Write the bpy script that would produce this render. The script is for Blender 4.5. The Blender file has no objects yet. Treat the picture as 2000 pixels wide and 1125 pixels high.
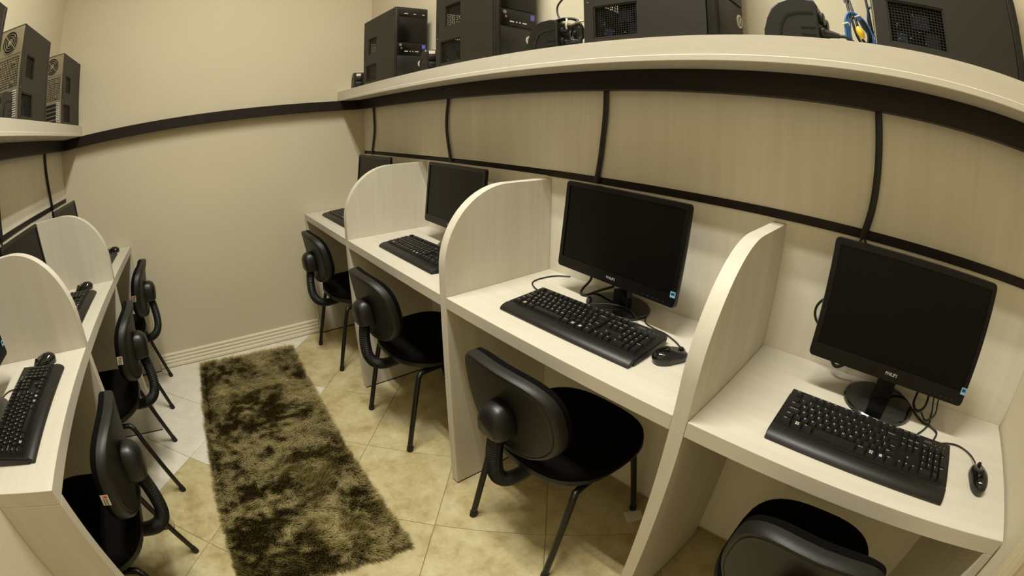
import bpy, bmesh, math, random
import numpy as np
from mathutils import Vector, Matrix, noise as mnoise

S = bpy.context.scene
COL = S.collection
PI = math.pi
random.seed(7)
rng = np.random.default_rng(7)

# ------------------------------------------------------------------ camera
# a full-frame fisheye lens (close to equisolid), polynomial theta(r)
S.render.engine = 'CYCLES'
cam = bpy.data.cameras.new('camera')
cam_o = bpy.data.objects.new('camera', cam)
COL.objects.link(cam_o)
S.camera = cam_o
cam.type = 'PANO'
cam.panorama_type = 'FISHEYE_LENS_POLYNOMIAL'
cam.sensor_fit = 'HORIZONTAL'
cam.sensor_width = 36.0
cam.sensor_height = 36.0 * 1125 / 2000
cam.fisheye_fov = math.radians(200)
cam.fisheye_polynomial_k0 = 0.0
cam.fisheye_polynomial_k1 = -6.16904664e-02
cam.fisheye_polynomial_k2 = -3.33072877e-04
cam.fisheye_polynomial_k3 = 2.78229433e-05
cam.fisheye_polynomial_k4 = -1.52247371e-06
cam.shift_x = 0.0151689
cam.shift_y = -0.0721942
cam.clip_start = 0.02
cam_o.matrix_world = Matrix((
    (0.782046293, 0.171920514, -0.59903834, 0.0),
    (-0.623220074, 0.214841801, -0.751957273, 0.0),
    (-0.000578405, 0.961398116, 0.275160549, 1.23872),
    (0, 0, 0, 1)))

# ------------------------------------------------------------------ light and exposure
S.view_settings.view_transform = 'Standard'
S.view_settings.look = 'None'
S.view_settings.gamma = 1.0
S.view_settings.use_curve_mapping = False
S.view_settings.exposure = 0.0
LAMP_POWER = 23.8           # each tube of the ceiling fixture
LAMP_COLOR = (1.0, 0.985, 0.87)
LAMP_X, LAMP_Y, LAMP_LEN = 0.2, 0.85, 1.25
LAMP_SPREAD = 150           # degrees, louvred fixture
w = bpy.data.worlds.new('room_world')
S.world = w
w.use_nodes = True
w.node_tree.nodes['Background'].inputs[0].default_value = (0.02, 0.018, 0.014, 1)
w.node_tree.nodes['Background'].inputs[1].default_value = 1.0
S.cycles.max_bounces = 10
S.cycles.diffuse_bounces = 6
S.cycles.glossy_bounces = 4

# ------------------------------------------------------------------ dimensions (metres)
H_ROOM = 3.1
XW, XLW = 1.081, -0.894            # drywall right / left
XB, XLB = 1.034, -0.856            # face of the wall boards right / left
YF, YN = 2.569, -0.527             # far / near wall
XD, XL = 0.626, -0.462             # desk fronts right / left
YLN = 0.630                        # near end of the left desk
ZT, ZDB = 0.750, 0.7155            # worktop top / underside
TH = 0.032                         # board thickness

# ------------------------------------------------------------------ materials
def lin(c):
    return tuple(((v / 255) / 12.92 if v / 255 <= 0.04045 else ((v / 255 + 0.055) / 1.055) ** 2.4) for v in c) + (1.0,)

class NT:
    def __init__(s, name):
        s.m = bpy.data.materials.new(name)
        s.m.use_nodes = True
        s.t = s.m.node_tree
        s.b = s.t.nodes['Principled BSDF']
    def n(s, typ, **kw):
        x = s.t.nodes.new(typ)
        for k, v in kw.items():
            setattr(x, k, v)
        return x
    def l(s, a, b):
        s.t.links.new(a, b)

def plain(name, rgb, rough=0.5, metal=0.0, spec=0.5, coat=0.0, bump=0.0, bscale=400.0):
    k = NT(name)
    k.b.inputs['Base Color'].default_value = lin(rgb)
    k.b.inputs['Roughness'].default_value = rough
    k.b.inputs['Metallic'].default_value = metal
    k.b.inputs['Specular IOR Level'].default_value = spec
    k.b.inputs['Coat Weight'].default_value = coat
    tc = k.n('ShaderNodeTexCoord')
    nz = k.n('ShaderNodeTexNoise')
    nz.inputs['Scale'].default_value = bscale
    nz.inputs['Detail'].default_value = 3
    k.l(tc.outputs['Object'], nz.inputs['Vector'])
    if bump > 0:
        bp = k.n('ShaderNodeBump')
        bp.inputs['Strength'].default_value = bump
        bp.inputs['Distance'].default_value = 0.001
        k.l(nz.outputs['Fac'], bp.inputs['Height'])
        k.l(bp.outputs['Normal'], k.b.inputs['Normal'])
    return k.m

def laminate(name, scale, c0, c1, c2, rough=0.5, bump=0.1):
    """wood-print laminate, streaks along the axis that has the small scale"""
    k = NT(name)
    tc = k.n('ShaderNodeTexCoord')
    mp = k.n('ShaderNodeMapping')
    mp.inputs['Scale'].default_value = scale
    k.l(tc.outputs['Object'], mp.inputs['Vector'])
    n1 = k.n('ShaderNodeTexNoise')
    n1.inputs['Scale'].default_value = 1.0
    n1.inputs['Detail'].default_value = 7
    n1.inputs['Roughness'].default_value = 0.62
    n1.inputs['Distortion'].default_value = 0.6
    k.l(mp.outputs[0], n1.inputs['Vector'])
    mp2 = k.n('ShaderNodeMapping')
    mp2.inputs['Scale'].default_value = tuple(v * 0.16 for v in scale)
    mp2.inputs['Location'].default_value = (3.1, 1.7, 0.4)
    k.l(tc.outputs['Object'], mp2.inputs['Vector'])
    n2 = k.n('ShaderNodeTexNoise')
    n2.inputs['Scale'].default_value = 1.0
    n2.inputs['Detail'].default_value = 3
    n2.inputs['Distortion'].default_value = 1.2
    k.l(mp2.outputs[0], n2.inputs['Vector'])
    r1 = k.n('ShaderNodeValToRGB')
    e = r1.color_ramp.elements
    e[0].position, e[0].color = 0.25, lin(c0)
    e[1].position, e[1].color = 0.72, lin(c1)
    k.l(n1.outputs['Fac'], r1.inputs['Fac'])
    r2 = k.n('ShaderNodeValToRGB')
    e = r2.color_ramp.elements
    e[0].position, e[0].color = 0.35, (0, 0, 0, 1)
    e[1].position, e[1].color = 0.7, (0.55, 0.55, 0.55, 1)
    k.l(n2.outputs['Fac'], r2.inputs['Fac'])
    mx = k.n('ShaderNodeMix', data_type='RGBA')
    k.l(r2.outputs['Color'], mx.inputs['Factor'])
    k.l(r1.outputs['Color'], mx.inputs['A'])
    mx.inputs['B'].default_value = lin(c2)
    k.l(mx.outputs['Result'], k.b.inputs['Base Color'])
    k.b.inputs['Roughness'].default_value = rough
    k.b.inputs['Specular IOR Level'].default_value = 0.3
    bp = k.n('ShaderNodeBump')
    bp.inputs['Strength'].default_value = bump
    bp.inputs['Distance'].default_value = 0.0006
    k.l(n1.outputs['Fac'], bp.inputs['Height'])
    k.l(bp.outputs['Normal'], k.b.inputs['Normal'])
    return k.m

LC = ((199, 192, 176), (210, 204, 191), (192, 184, 167))
LB = ((215, 208, 191), (226, 220, 207), (208, 200, 182))  # same laminate as the desks, coloured paler to offset shade under the shelf
LAM_Z = laminate('pale_laminate_upright', (44, 44, 2.2), *LC)
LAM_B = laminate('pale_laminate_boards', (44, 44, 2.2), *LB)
LAM_Y = laminate('pale_laminate_lengthwise', (44, 2.2, 44), *LC)
WENGE_Y = laminate('dark_laminate_lengthwise', (60, 2.2, 90), (25, 18, 13), (34, 25, 18), (20, 14, 10), rough=0.5)
WENGE_X = laminate('dark_laminate_crosswise', (2.2, 60, 90), (25, 17, 11), (34, 23, 15), (20, 13, 8), rough=0.6)

def paint(name, rgb):
    k = NT(name)
    tc = k.n('ShaderNodeTexCoord')
    nz = k.n('ShaderNodeTexNoise')
    nz.inputs['Scale'].default_value = 1.4
    nz.inputs['Detail'].default_value = 4
    k.l(tc.outputs['Object'], nz.inputs['Vector'])
    r = k.n('ShaderNodeValToRGB')
    e = r.color_ramp.elements
    e[0].position, e[0].color = 0.3, lin(tuple(v * 0.975 for v in rgb))
    e[1].position, e[1].color = 0.7, lin(rgb)
    k.l(nz.outputs['Fac'], r.inputs['Fac'])
    k.l(r.outputs['Color'], k.b.inputs['Base Color'])
    k.b.inputs['Roughness'].default_value = 0.6
    k.b.inputs['Specular IOR Level'].default_value = 0.3
    n2 = k.n('ShaderNodeTexNoise')
    n2.inputs['Scale'].default_value = 260
    n2.inputs['Detail'].default_value = 2
    k.l(tc.outputs['Object'], n2.inputs['Vector'])
    bp = k.n('ShaderNodeBump')
    bp.inputs['Strength'].default_value = 0.08
    bp.inputs['Distance'].default_value = 0.001
    k.l(n2.outputs['Fac'], bp.inputs['Height'])
    k.l(bp.outputs['Normal'], k.b.inputs['Normal'])
    return k.m

PAINT = paint('cream_wall_paint', (208, 198, 174))
CEIL = paint('white_ceiling_paint', (232, 228, 216))
BASEB = plain('cream_baseboard', (224, 215, 192), 0.4)

def tile_mat(name, ca, cb, cc, rough):
    k = NT(name)
    tc = k.n('ShaderNodeTexCoord')
    oi = k.n('ShaderNodeObjectInfo')
    ad = k.n('ShaderNodeVectorMath', operation='ADD')
    sc = k.n('ShaderNodeVectorMath', operation='SCALE')
    cx = k.n('ShaderNodeCombineXYZ')
    k.l(oi.outputs['Random'], cx.inputs[0])
    k.l(oi.outputs['Random'], cx.inputs[2])
    k.l(cx.outputs[0], sc.inputs[0])
    sc.inputs['Scale'].default_value = 40
    k.l(tc.outputs['Object'], ad.inputs[0])
    k.l(sc.outputs[0], ad.inputs[1])
    n1 = k.n('ShaderNodeTexNoise')
    n1.inputs['Scale'].default_value = 9.0
    n1.inputs['Detail'].default_value = 10
    n1.inputs['Roughness'].default_value = 0.74
    n1.inputs['Distortion'].default_value = 0.1
    k.l(ad.outputs[0], n1.inputs['Vector'])
    r = k.n('ShaderNodeValToRGB')
    e = r.color_ramp.elements
    e[0].position, e[0].color = 0.33, lin(ca)
    e[1].position, e[1].color = 0.66, lin(cc)
    m_ = e.new(0.5)
    m_.color = lin(cb)
    k.l(n1.outputs['Fac'], r.inputs['Fac'])
    k.l(r.outputs['Color'], k.b.inputs['Base Color'])
    k.b.inputs['Roughness'].default_value = rough
    k.b.inputs['Specular IOR Level'].default_value = 0.45
    return k.m

TILE_B = tile_mat('beige_ceramic', (166, 146, 101), (192, 178, 135), (207, 197, 159), 0.42)
TILE_W = tile_mat('white_ceramic', (214, 206, 190), (224, 217, 202), (232, 226, 213), 0.38)
GROUT = plain('grey_grout', (128, 116, 92), 0.9)

BLK = plain('black_plastic', (16, 15, 13), 0.45, bump=0.15)
BLK_SAT = plain('black_satin_plastic', (17, 16, 14), 0.4)
BLK_GLOSS = plain('black_gloss_plastic', (11, 11, 11), 0.09, coat=0.4)
BLK_SHELL = plain('black_chair_shell', (17, 16, 13), 0.5, bump=0.12, bscale=600)
FABRIC = plain('black_chair_fabric', (7, 6, 5), 0.95, spec=0.1, bump=0.5, bscale=900)
BLK_METAL = plain('black_painted_tube', (14, 13, 11), 0.4)
RUBBER = plain('black_rubber', (11, 11, 10), 0.55)
SCREEN = plain('dark_screen', (6, 5, 4), 0.3, spec=0.2)
BEZEL = plain('monitor_bezel', (9, 8, 8), 0.25, spec=0.35)
PC_STEEL = plain('dark_painted_steel', (32, 28, 20), 0.55, bump=0.1, bscale=700)
PC_FRONT = plain('black_computer_front', (18, 16, 12), 0.45)
PC_GLOSS = plain('glossy_drive_front', (13, 11, 9), 0.25, spec=0.35)
HOLE = plain('dark_inside', (6, 6, 5), 0.9)
METAL = plain('bare_steel', (158, 149, 126), 0.42, metal=0.55)
SILVER = plain('silver_print', (205, 200, 188), 0.35)
WHITE_PRINT = plain('white_print', (186, 182, 168), 0.7)
DIM_PRINT = plain('grey_print', (118, 115, 106), 0.6)
GREEN_LED = plain('green_led_lens', (90, 130, 50), 0.3)
STICK_BLUE = plain('blue_sticker', (128, 186, 214), 0.4)
BADGE_BLUE = plain('blue_badge', (76, 84, 180), 0.35)
PAPER = plain('white_paper', (226, 222, 210), 0.7)
LABEL_W = plain('white_label', (226, 218, 200), 0.6)
RED_PRINT = plain('red_print', (196, 62, 48), 0.6)
OLIVE_PRINT = plain('olive_print', (96, 92, 66), 0.6)
CABLE_BLK = plain('black_cable', (17, 16, 14), 0.45)
CABLE_BLUE = plain('blue_cable', (62, 110, 178), 0.45)
TIE = plain('white_cable_tie', (222, 218, 200), 0.5)
YELLOW = plain('yellow_plug', (226, 190, 40), 0.45)
PCB = plain('blue_circuit_board', (32, 52, 92), 0.5)
DOORWOOD = laminate('door_veneer', (60, 60, 2.4), (196, 182, 150), (212, 200, 170), (184, 168, 136))

# ------------------------------------------------------------------ helpers
def link(o, parent=None):
    COL.objects.link(o)
    if parent is not None:
        o.parent = parent
    return o

def mesh_of(name, bm, mat, smooth=None):
    me = bpy.data.meshes.new(name)
    bmesh.ops.recalc_face_normals(bm, faces=bm.faces[:])
    bm.to_mesh(me)
    bm.free()
    for m in (mat if isinstance(mat, (list, tuple)) else [mat]):
        me.materials.append(m)
    if smooth:
        me.shade_smooth()
        me.set_sharp_from_angle(angle=math.radians(smooth))
    return me

def obj(name, bm, mat, parent=None, smooth=None, **props):
    o = bpy.data.objects.new(name, mesh_of(name, bm, mat, smooth))
    link(o, parent)
    for k, v in props.items():
        o[k] = v
    return o

def thing(name, label, cat, loc=(0, 0, 0), rotz=0.0, group=None):
    o = bpy.data.objects.new(name, None)
    o.empty_display_size = 0.05
    link(o)
    o.location = loc
    o.rotation_euler = (0, 0, rotz)
    o['label'] = label
    o['category'] = cat
    if group:
        o['group'] = group
    return o

def tag(o, label, cat, group=None):
    o['label'] = label
    o['category'] = cat
    if group:
        o['group'] = group
    return o

KIDS = {}
def dup(root, loc, rotz, label, skip=()):
    """copy a thing with its parts and sub-parts"""
    r = root.copy()
    COL.objects.link(r)
    r.location = loc
    r.rotation_euler = (0, 0, rotz)
    r['label'] = label
    def rec(a, b):
        for ch in list(a.children):
            if ch.name.split('.')[0] in skip:
                continue
            c = ch.copy()
            COL.objects.link(c)
            c.parent = b
            rec(ch, c)
    rec(root, r)
    return r

def B():
    return bmesh.new()

def box(bm, x0, x1, y0, y1, z0, z1, bev=0.0, seg=2, M=None):
    vs = [bm.verts.new((x, y, z)) for x in (x0, x1) for y in (y0, y1) for z in (z0, z1)]
    idx = [(0, 1, 3, 2), (4, 6, 7, 5), (0, 4, 5, 1), (2, 3, 7, 6), (0, 2, 6, 4), (1, 5, 7, 3)]
    fs = [bm.faces.new([vs[i] for i in f]) for f in idx]
    out = vs
    if bev > 0:
        es = list({e for f in fs for e in f.edges})
        r = bmesh.ops.bevel(bm, geom=es, offset=bev, segments=seg, affect='EDGES', profile=0.5)
        out = list({v for f in r['faces'] for v in f.verts} | {v for v in vs if v.is_valid})
    if M is not None:
        bmesh.ops.transform(bm, matrix=M, verts=out)
    return out

def prism(bm, pts, a0, a1, axis='y', bev=0.0):
    """extrude a 2-D outline; axis y: pts are (x,z); axis x: pts are (y,z); axis z: pts are (x,y)"""
    def p(u, v, a):
        return (u, a, v) if axis == 'y' else ((a, u, v) if axis == 'x' else (u, v, a))
    A = [bm.verts.new(p(u, v, a0)) for u, v in pts]
    Bv = [bm.verts.new(p(u, v, a1)) for u, v in pts]
    n = len(pts)
    fs = [bm.faces.new(A), bm.faces.new(list(reversed(Bv)))]
    for i in range(n):
        j = (i + 1) % n
        fs.append(bm.faces.new((A[i], Bv[i], Bv[j], A[j])))
    if bev > 0:
        es = list(fs[0].edges) + list(fs[1].edges)
        bmesh.ops.bevel(bm, geom=es, offset=bev, segments=2, affect='EDGES', profile=0.5)

def smooth_path(pts, n=8):
    P = [Vector(p) for p in pts]
    if len(P) < 3:
        return P
    out = []
    Q = [P[0] * 2 - P[1]] + P + [P[-1] * 2 - P[-2]]
    for i in range(1, len(Q) - 2):
        a, b, c, d = Q[i - 1:i + 3]
        for k in range(n):
            t = k / n
            out.append(0.5 * ((2 * b) + (c - a) * t + (2 * a - 5 * b + 4 * c - d) * t * t + (3 * b - a - 3 * c + d) * t ** 3))
    out.append(P[-1])
    return out

def tube(bm, pts, r, sides=8, smooth=8, flat=1.0, flat_dir=None, rfun=None):
    P = smooth_path(pts, smooth) if smooth else [Vector(p) for p in pts]
    rings = []
    up = None
    for i, p in enumerate(P):
        t = (P[min(i + 1, len(P) - 1)] - P[max(i - 1, 0)]).normalized()
        if up is None:
            up = Vector(flat_dir) if flat_dir else (Vector((0, 0, 1)) if abs(t.z) < 0.9 else Vector((1, 0, 0)))
        up = (up - t * up.dot(t))
        up = up.normalized() if up.length > 1e-6 else t.orthogonal().normalized()
        s = t.cross(up)
        rr = rfun(i / (len(P) - 1), i) * r if rfun else r
        rings.append([bm.verts.new(p + (up * math.cos(a) * flat + s * math.sin(a)) * rr)
                      for a in (2 * PI * k / sides for k in range(sides))])
    for a, b in zip(rings, rings[1:]):
        for k in range(sides):
            j = (k + 1) % sides
            bm.faces.new((a[k], a[j], b[j], b[k]))
    bm.faces.new(list(reversed(rings[0])))
    bm.faces.new(rings[-1])

def loft(bm, rings, cap0=True, cap1=True):
    V = [[bm.verts.new(p) for p in r] for r in rings]
    n = len(V[0])
    for a, b in zip(V, V[1:]):
        for k in range(n):
            j = (k + 1) % n
            bm.faces.new((a[k], a[j], b[j], b[k]))
    if cap0:
        bm.faces.new(list(reversed(V[0])))
    if cap1:
        bm.faces.new(V[-1])

def sgnpow(c, e):
    return math.copysign(abs(c) ** e, c)

_tm = {}
def text_geo(s, size):
    """flat glyph outlines of a string, centred: (verts, faces)"""
    k = (s, size)
    if k not in _tm:
        cu = bpy.data.curves.new('t', 'FONT')
        cu.body = s
        cu.size = size
        cu.align_x = 'CENTER'
        cu.align_y = 'CENTER'
        cu.resolution_u = 1
        o = bpy.data.objects.new('t', cu)
        COL.objects.link(o)
        bpy.context.view_layer.update()
        me = o.to_mesh()
        _tm[k] = ([tuple(v.co) for v in me.vertices], [tuple(p.vertices) for p in me.polygons])
        o.to_mesh_clear()
        bpy.data.objects.remove(o)
        bpy.data.curves.remove(cu)
    return _tm[k]

def add_text(bm, s, size, M):
    vs, fs = text_geo(s, size)
    V = [bm.verts.new(M @ Vector(v)) for v in vs]
    for f in fs:
        try:
            bm.faces.new([V[i] for i in f])
        except ValueError:
            pass

def flat_obj(name, bm, mat, parent, **props):
    """text and print: keep face directions as given"""
    me = bpy.data.meshes.new(name)
    bm.to_mesh(me)
    bm.free()
    me.materials.append(mat)
    o = bpy.data.objects.new(name, me)
    link(o, parent)
    for k, v in props.items():
        o[k] = v
    return o

def struct(name, bm, mat, parent=None, smooth=None):
    o = obj(name, bm, mat, parent, smooth)
    if parent is None:
        o['kind'] = 'structure'
    return o

# ================================================================== ROOM SHELL
T = 0.12
PILX = -0.668                      # face of the wall section beside the near end of the left desk
bm = B(); box(bm, XLW - T, XW + T, YF, YF + T, -0.1, H_ROOM); struct('wall_far', bm, PAINT)
bm = B(); box(bm, XW, XW + T, YN - T, YF, -0.1, H_ROOM); struct('wall_right', bm, PAINT)
bm = B()
prism(bm, [(XLW - T, YF), (XLW, YF), (XLW, YLN - 0.001), (PILX, YLN - 0.001), (PILX, YN - T), (XLW - T, YN - T)], -0.1, H_ROOM, 'z')
struct('wall_left', bm, PAINT)
DX0, DX1, DZ = -0.25, 0.50, 2.08   # doorway in the near wall
bm = B()
box(bm, PILX, DX0, YN - T, YN, -0.1, H_ROOM)
box(bm, DX1, XW, YN - T, YN, -0.1, H_ROOM)
box(bm, DX0, DX1, YN - T, YN, DZ, H_ROOM)
struct('wall_near', bm, PAINT)
bm = B(); box(bm, XLW - T, XW + T, YN - T, YF + T, H_ROOM, H_ROOM + 0.1); struct('ceiling', bm, CEIL)
# door behind the camera with its casing
bm = B(); box(bm, DX0 + 0.005, DX1 - 0.005, YN - 0.07, YN - 0.03, 0.004, DZ - 0.004, 0.002)
door = struct('door_1', bm, DOORWOOD)
bm = B()
tube(bm, [(DX0 + 0.07, YN - 0.03, 1.0), (DX0 + 0.07, YN + 0.02, 1.0), (DX0 + 0.09, YN + 0.03, 1.0), (DX0 + 0.19, YN + 0.03, 1.0)], 0.008, 8, 4)
obj('door_handle', bm, METAL, door, 40)
bm = B()
for x0, x1, z0, z1 in ((DX0 - 0.06, DX0, 0, DZ + 0.06), (DX1, DX1 + 0.06, 0, DZ + 0.06), (DX0, DX1, DZ, DZ + 0.06)):
    box(bm, x0, x1, YN, YN + 0.014, z0, z1, 0.003)
box(bm, DX1 + 0.030, DX1 + 0.060, YN, YN + 0.019, 0, DZ + 0.06, 0.003)
struct('trim_2', bm, DOORWOOD)

# dark band along the far wall
bm = B(); box(bm, -0.809, 0.983, YF - 0.05, YF - 0.0005, 1.331, 1.3855, 0.0012); struct('trim_1', bm, WENGE_X)

# ribbed baseboard of the far wall
def rib_profile(h=0.089):
    pts = [(0, 0), (0.016, 0)]
    for z0, z1, d in ((0.0, 0.026, 0.016), (0.026, 0.047, 0.0145), (0.047, 0.068, 0.013), (0.068, 0.089, 0.0115)):
        pts += [(d - 0.004, z0 + 0.0025), (d, z0 + 0.007), (d, z1 - 0.007), (d - 0.0035, z1 - 0.001)]
    return pts[:1] + pts[2:] + [(0.0, h)]
bm = B(); prism(bm, [(YF - 0.0005 - d, z) for d, z in rib_profile()], XL + 0.003, XD - 0.003, 'x')
struct('baseboard_far', bm, BASEB)

# floor: grout bed with one tile object per tile (laid on the diagonal)
TS, TX, TY = 0.366276, 0.443664, 1.921993
bm = B(); box(bm, XLW, XW, YN, YF, -0.1, -0.0025)
floor = struct('floor', bm, GROUT)
s2 = TS / math.sqrt(2)
def clip(poly, ax, lim, keep_less):
    out = []
    for i in range(len(poly)):
        a, b = poly[i], poly[(i + 1) % len(poly)]
        ia = (a[ax] <= lim) == keep_less
        ib = (b[ax] <= lim) == keep_less
        if ia:
            out.append(a)
        if ia != ib:
            t = (lim - a[ax]) / (b[ax] - a[ax])
            out.append((a[0] + t * (b[0] - a[0]), a[1] + t * (b[1] - a[1])))
    return out
WHITE = {(-1, 0), (-1, 1), (-2, -1), (-2, 0), (-2, 1), (-2, 2), (-3, -1), (-3, 0), (-3, 1), (-3, 2), (-3, -2), (-4, 0), (-4, 1), (-2, -2)}
for i in range(-7, 9):
    for j in range(-7, 9):
        P = []
        for (a, b) in ((0, 0), (1, 0), (1, 1), (0, 1)):
            g = 0.0028
            a2 = a + (g if a == 0 else -g)
            b2 = b + (g if b == 0 else -g)
            P.append((TX + s2 * ((i + a2) - (j + b2)), TY - s2 * ((i + a2) + (j + b2))))
        for ax, lim, less in ((0, XW - 0.001, True), (0, XLW + 0.001, False), (1, YF - 0.001, True), (1, YN + 0.001, False)):
            P = clip(P, ax, lim, less) if P else P
        if len(P) < 3:
            continue
        ar = 0.5 * abs(sum(P[k][0] * P[(k + 1) % len(P)][1] - P[(k + 1) % len(P)][0] * P[k][1] for k in range(len(P))))
        if ar < 0.0006:
            continue
        bm = B()
        c = (sum(p[0] for p in P) / len(P), sum(p[1] for p in P) / len(P))
        def ins(d):
            return [(p[0] + (c[0] - p[0]) * d, p[1] + (c[1] - p[1]) * d) for p in P]
        loft(bm, [[(x, y, -0.008) for x, y in P], [(x, y, -0.0008) for x, y in P], [(x, y, 0.0) for x, y in ins(0.006)]])
        obj('tile', bm, TILE_W if (i, j) in WHITE else TILE_B, floor)

# ================================================================== CEILING LIGHT AND ADDED FILL LIGHT
def ceiling_light(y, ln, power, label):
    t = thing('ceiling_light', label, 'lamp', (LAMP_X, y, H_ROOM))
    bm = B(); box(bm, -0.11, 0.11, -ln / 2 - 0.03, ln / 2 + 0.03, -0.05, -0.001, 0.004)
    obj('housing', bm, CEIL, t)
    for sx in (-0.055, 0.055):
        k = NT('lit_tube')
        k.b.inputs['Emission Color'].default_value = LAMP_COLOR + (1,)
        k.b.inputs['Emission Strength'].default_value = 6.0
        bm = B(); tube(bm, [(sx, -ln / 2, -0.068), (sx, ln / 2, -0.068)], 0.014, 12, 0)
        obj('tube', bm, k.m, t, 50)
        L = bpy.data.lights.new('tube_light', 'AREA')
        L.shape = 'RECTANGLE'
        L.size, L.size_y = 0.035, ln
        L.energy = power
        L.spread = math.radians(LAMP_SPREAD)
        L.color = LAMP_COLOR
        lo = bpy.data.objects.new('tube_light', L)
        link(lo, t)
        lo.location = (sx, 0, -0.086)
    return t
ceiling_light(LAMP_Y, LAMP_LEN, LAMP_POWER, 'two-tube ceiling light over the middle of the aisle')
ceiling_light(-0.33, 0.3, 1.7, 'added short two-tube fill light on the ceiling near the door')  # weak fill added to brighten surfaces facing the door

# ================================================================== WALL PANELLING (boards + dark strips)
pan = thing('wall_panelling', 'pale wood-print wall boards between shelf and desks on the long right wall', 'panelling', (0, 0, 0))
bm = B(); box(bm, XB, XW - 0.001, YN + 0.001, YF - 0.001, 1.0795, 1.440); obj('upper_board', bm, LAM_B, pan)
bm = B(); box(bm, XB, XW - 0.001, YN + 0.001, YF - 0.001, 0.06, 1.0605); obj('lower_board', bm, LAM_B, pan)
bm = B(); box(bm, XB - 0.004, XW - 0.001, YN + 0.002, 1.030, 1.0598, 1.0800, 0.0006); obj('dark_strip', bm, WENGE_Y, pan)
bm = B(); box(bm, XB - 0.0015, XW - 0.001, 1.0305, YF - 0.002, 1.0606, 1.0768, 0.0006); obj('dark_strip', bm, WENGE_Y, pan)
panl = thing('wall_panelling', 'pale wood-print wall boards between shelf and desks on the left wall', 'panelling', (0, 0, 0))
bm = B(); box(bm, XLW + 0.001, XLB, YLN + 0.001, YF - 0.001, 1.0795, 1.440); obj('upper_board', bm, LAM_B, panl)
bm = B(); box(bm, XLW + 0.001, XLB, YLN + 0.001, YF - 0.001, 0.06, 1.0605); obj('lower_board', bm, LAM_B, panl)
bm = B(); box(bm, XLW + 0.001, XLB + 0.003, YLN + 0.002, YF - 0.002, 1.0600, 1.0796, 0.0006); obj('dark_strip', bm, WENGE_Y, panl)

# ================================================================== SHELVES
def shelf(x_front, x_wall, x_band, x_board, y0, y1, label, joint=None):
    t = thing('wall_shelf', label, 'shelf', (0, 0, 0))
    def bx(xa, xb, *a):
        return (min(xa, xb), max(xa, xb)) + a
    s = 1 if x_front > 0 else -1
    joints = [(y0, y1)] if joint is None else [(y0, joint), (joint + 0.0008, y1)]
    for a, b in joints:
        bm = B(); box(bm, *bx(x_front, x_wall - s * 0.001, a, b, 1.3995, 1.4409), 0.0003, 1); obj('shelf_board', bm, LAM_Y, t)
    bm = B(); box(bm, *bx(x_front - s * 0.0016, x_band + s * 0.03, y0, y1, 1.3850, 1.3996), 0.0015, 1); obj('front_batten', bm, LAM_Y, t)
    bm = B(); box(bm, *bx(x_band, x_board - s * 0.0005, y0, y1, 1.3311, 1.3848), 0.001, 1); obj('dark_fascia', bm, WENGE_Y, t)
    return t
shelf(0.865, XW, 0.985, XB, YN + 0.002, YF - 0.0012, 'long pale wooden shelf along the right wall carrying four computers', 1.025)
shelf(-0.7055, XLW, -0.8105, XLB, YLN + 0.002, YF - 0.0012, 'pale wooden shelf along the left wall carrying computers seen from behind')

# ================================================================== CARREL DESKS
def divider_outline(xf, xb):
    """front edge xf, back xb (either direction); rounded upper front corner"""
    s = 1 if xb > xf else -1
    zt, rz, rx = 1.052, 0.225, 0.225
    pts = [(xb, 0.006), (xf, 0.006), (xf, zt - rz)]
    n = 18
    for k in range(1, n + 1):
        a = PI / 2 * k / n
        pts.append((xf + s * (rx - rx * math.cos(a)), zt - rz + rz * math.sin(a)))
    pts.append((xb, zt))
    return pts

def desk(xf, xb, y_near, y_far, divs, label):
    t = thing('carrel_desk', label, 'desk', ((xf + xb) / 2, (y_near + y_far) / 2, 0))
    off = Vector((-(xf + xb) / 2, -(y_near + y_far) / 2, 0))
    def fin(name, bm, mat, **k):
        bmesh.ops.translate(bm, vec=off, verts=bm.verts[:])
        return obj(name, bm, mat, t, **k)
    s = 1 if xb > xf else -1
    xe = xb - s * 0.0005
    for d in divs:
        bm = B(); prism(bm, divider_outline(xf, xe), d, d + TH, 'y', 0.0012); fin('divider', bm, LAM_Z, smooth=18)
    edges = [y_near] + [v for d in divs for v in (d, d + TH)] + [y_far]
    for a, b in zip(edges[0::2], edges[1::2]):
        bm = B(); box(bm, min(xf, xe), max(xf, xe), a + 0.0006, b - 0.0006, ZDB, ZT, 0.0012); fin('worktop', bm, LAM_Y)
    for a in (y_near, y_far - TH):
        bm = B(); box(bm, min(xf, xe), max(xf, xe), a + 0.0004, a + TH, 0.006, ZDB - 0.0004, 0.0012); fin('end_panel', bm, LAM_Z)
    for a in [y_near + 0.0004] + list(divs) + [y_far - TH]:
        bm = B(); box(bm, min(xf + s * 0.0005, xe), max(xf + s * 0.0005, xe), a + 0.0005, a + TH - 0.0008, 0.0, 0.0058); fin('base_strip', bm, RUBBER)
    return t
DR = (0.2484, 1.0142, 1.8090)
DLV = (1.2540, 1.9215)
desk(XD, XB, YN + 0.0075, YF - 0.004, DR, 'pale wooden computer desk with three rounded dividers along the right wall')
desk(XL, XLB, YLN, YF - 0.004, DLV, 'pale wooden computer desk with two rounded dividers along the left wall')

# ================================================================== COMPUTERS (tower)
PW, PD, PH = 0.165, 0.376, 0.334
def grid_bars(bm, y0, y1, z0, z1, x, ny, nz, wbar, depth):
    for k in range(ny + 1):
        y = y0 + (y1 - y0) * k / ny
        box(bm, x, x + depth, y - wbar / 2, y + wbar / 2, z0, z1)
    for k in range(nz + 1):
        z = z0 + (z1 - z0) * k / nz
        box(bm, x, x + depth, y0, y1, z - wbar / 2, z + wbar / 2)

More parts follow.
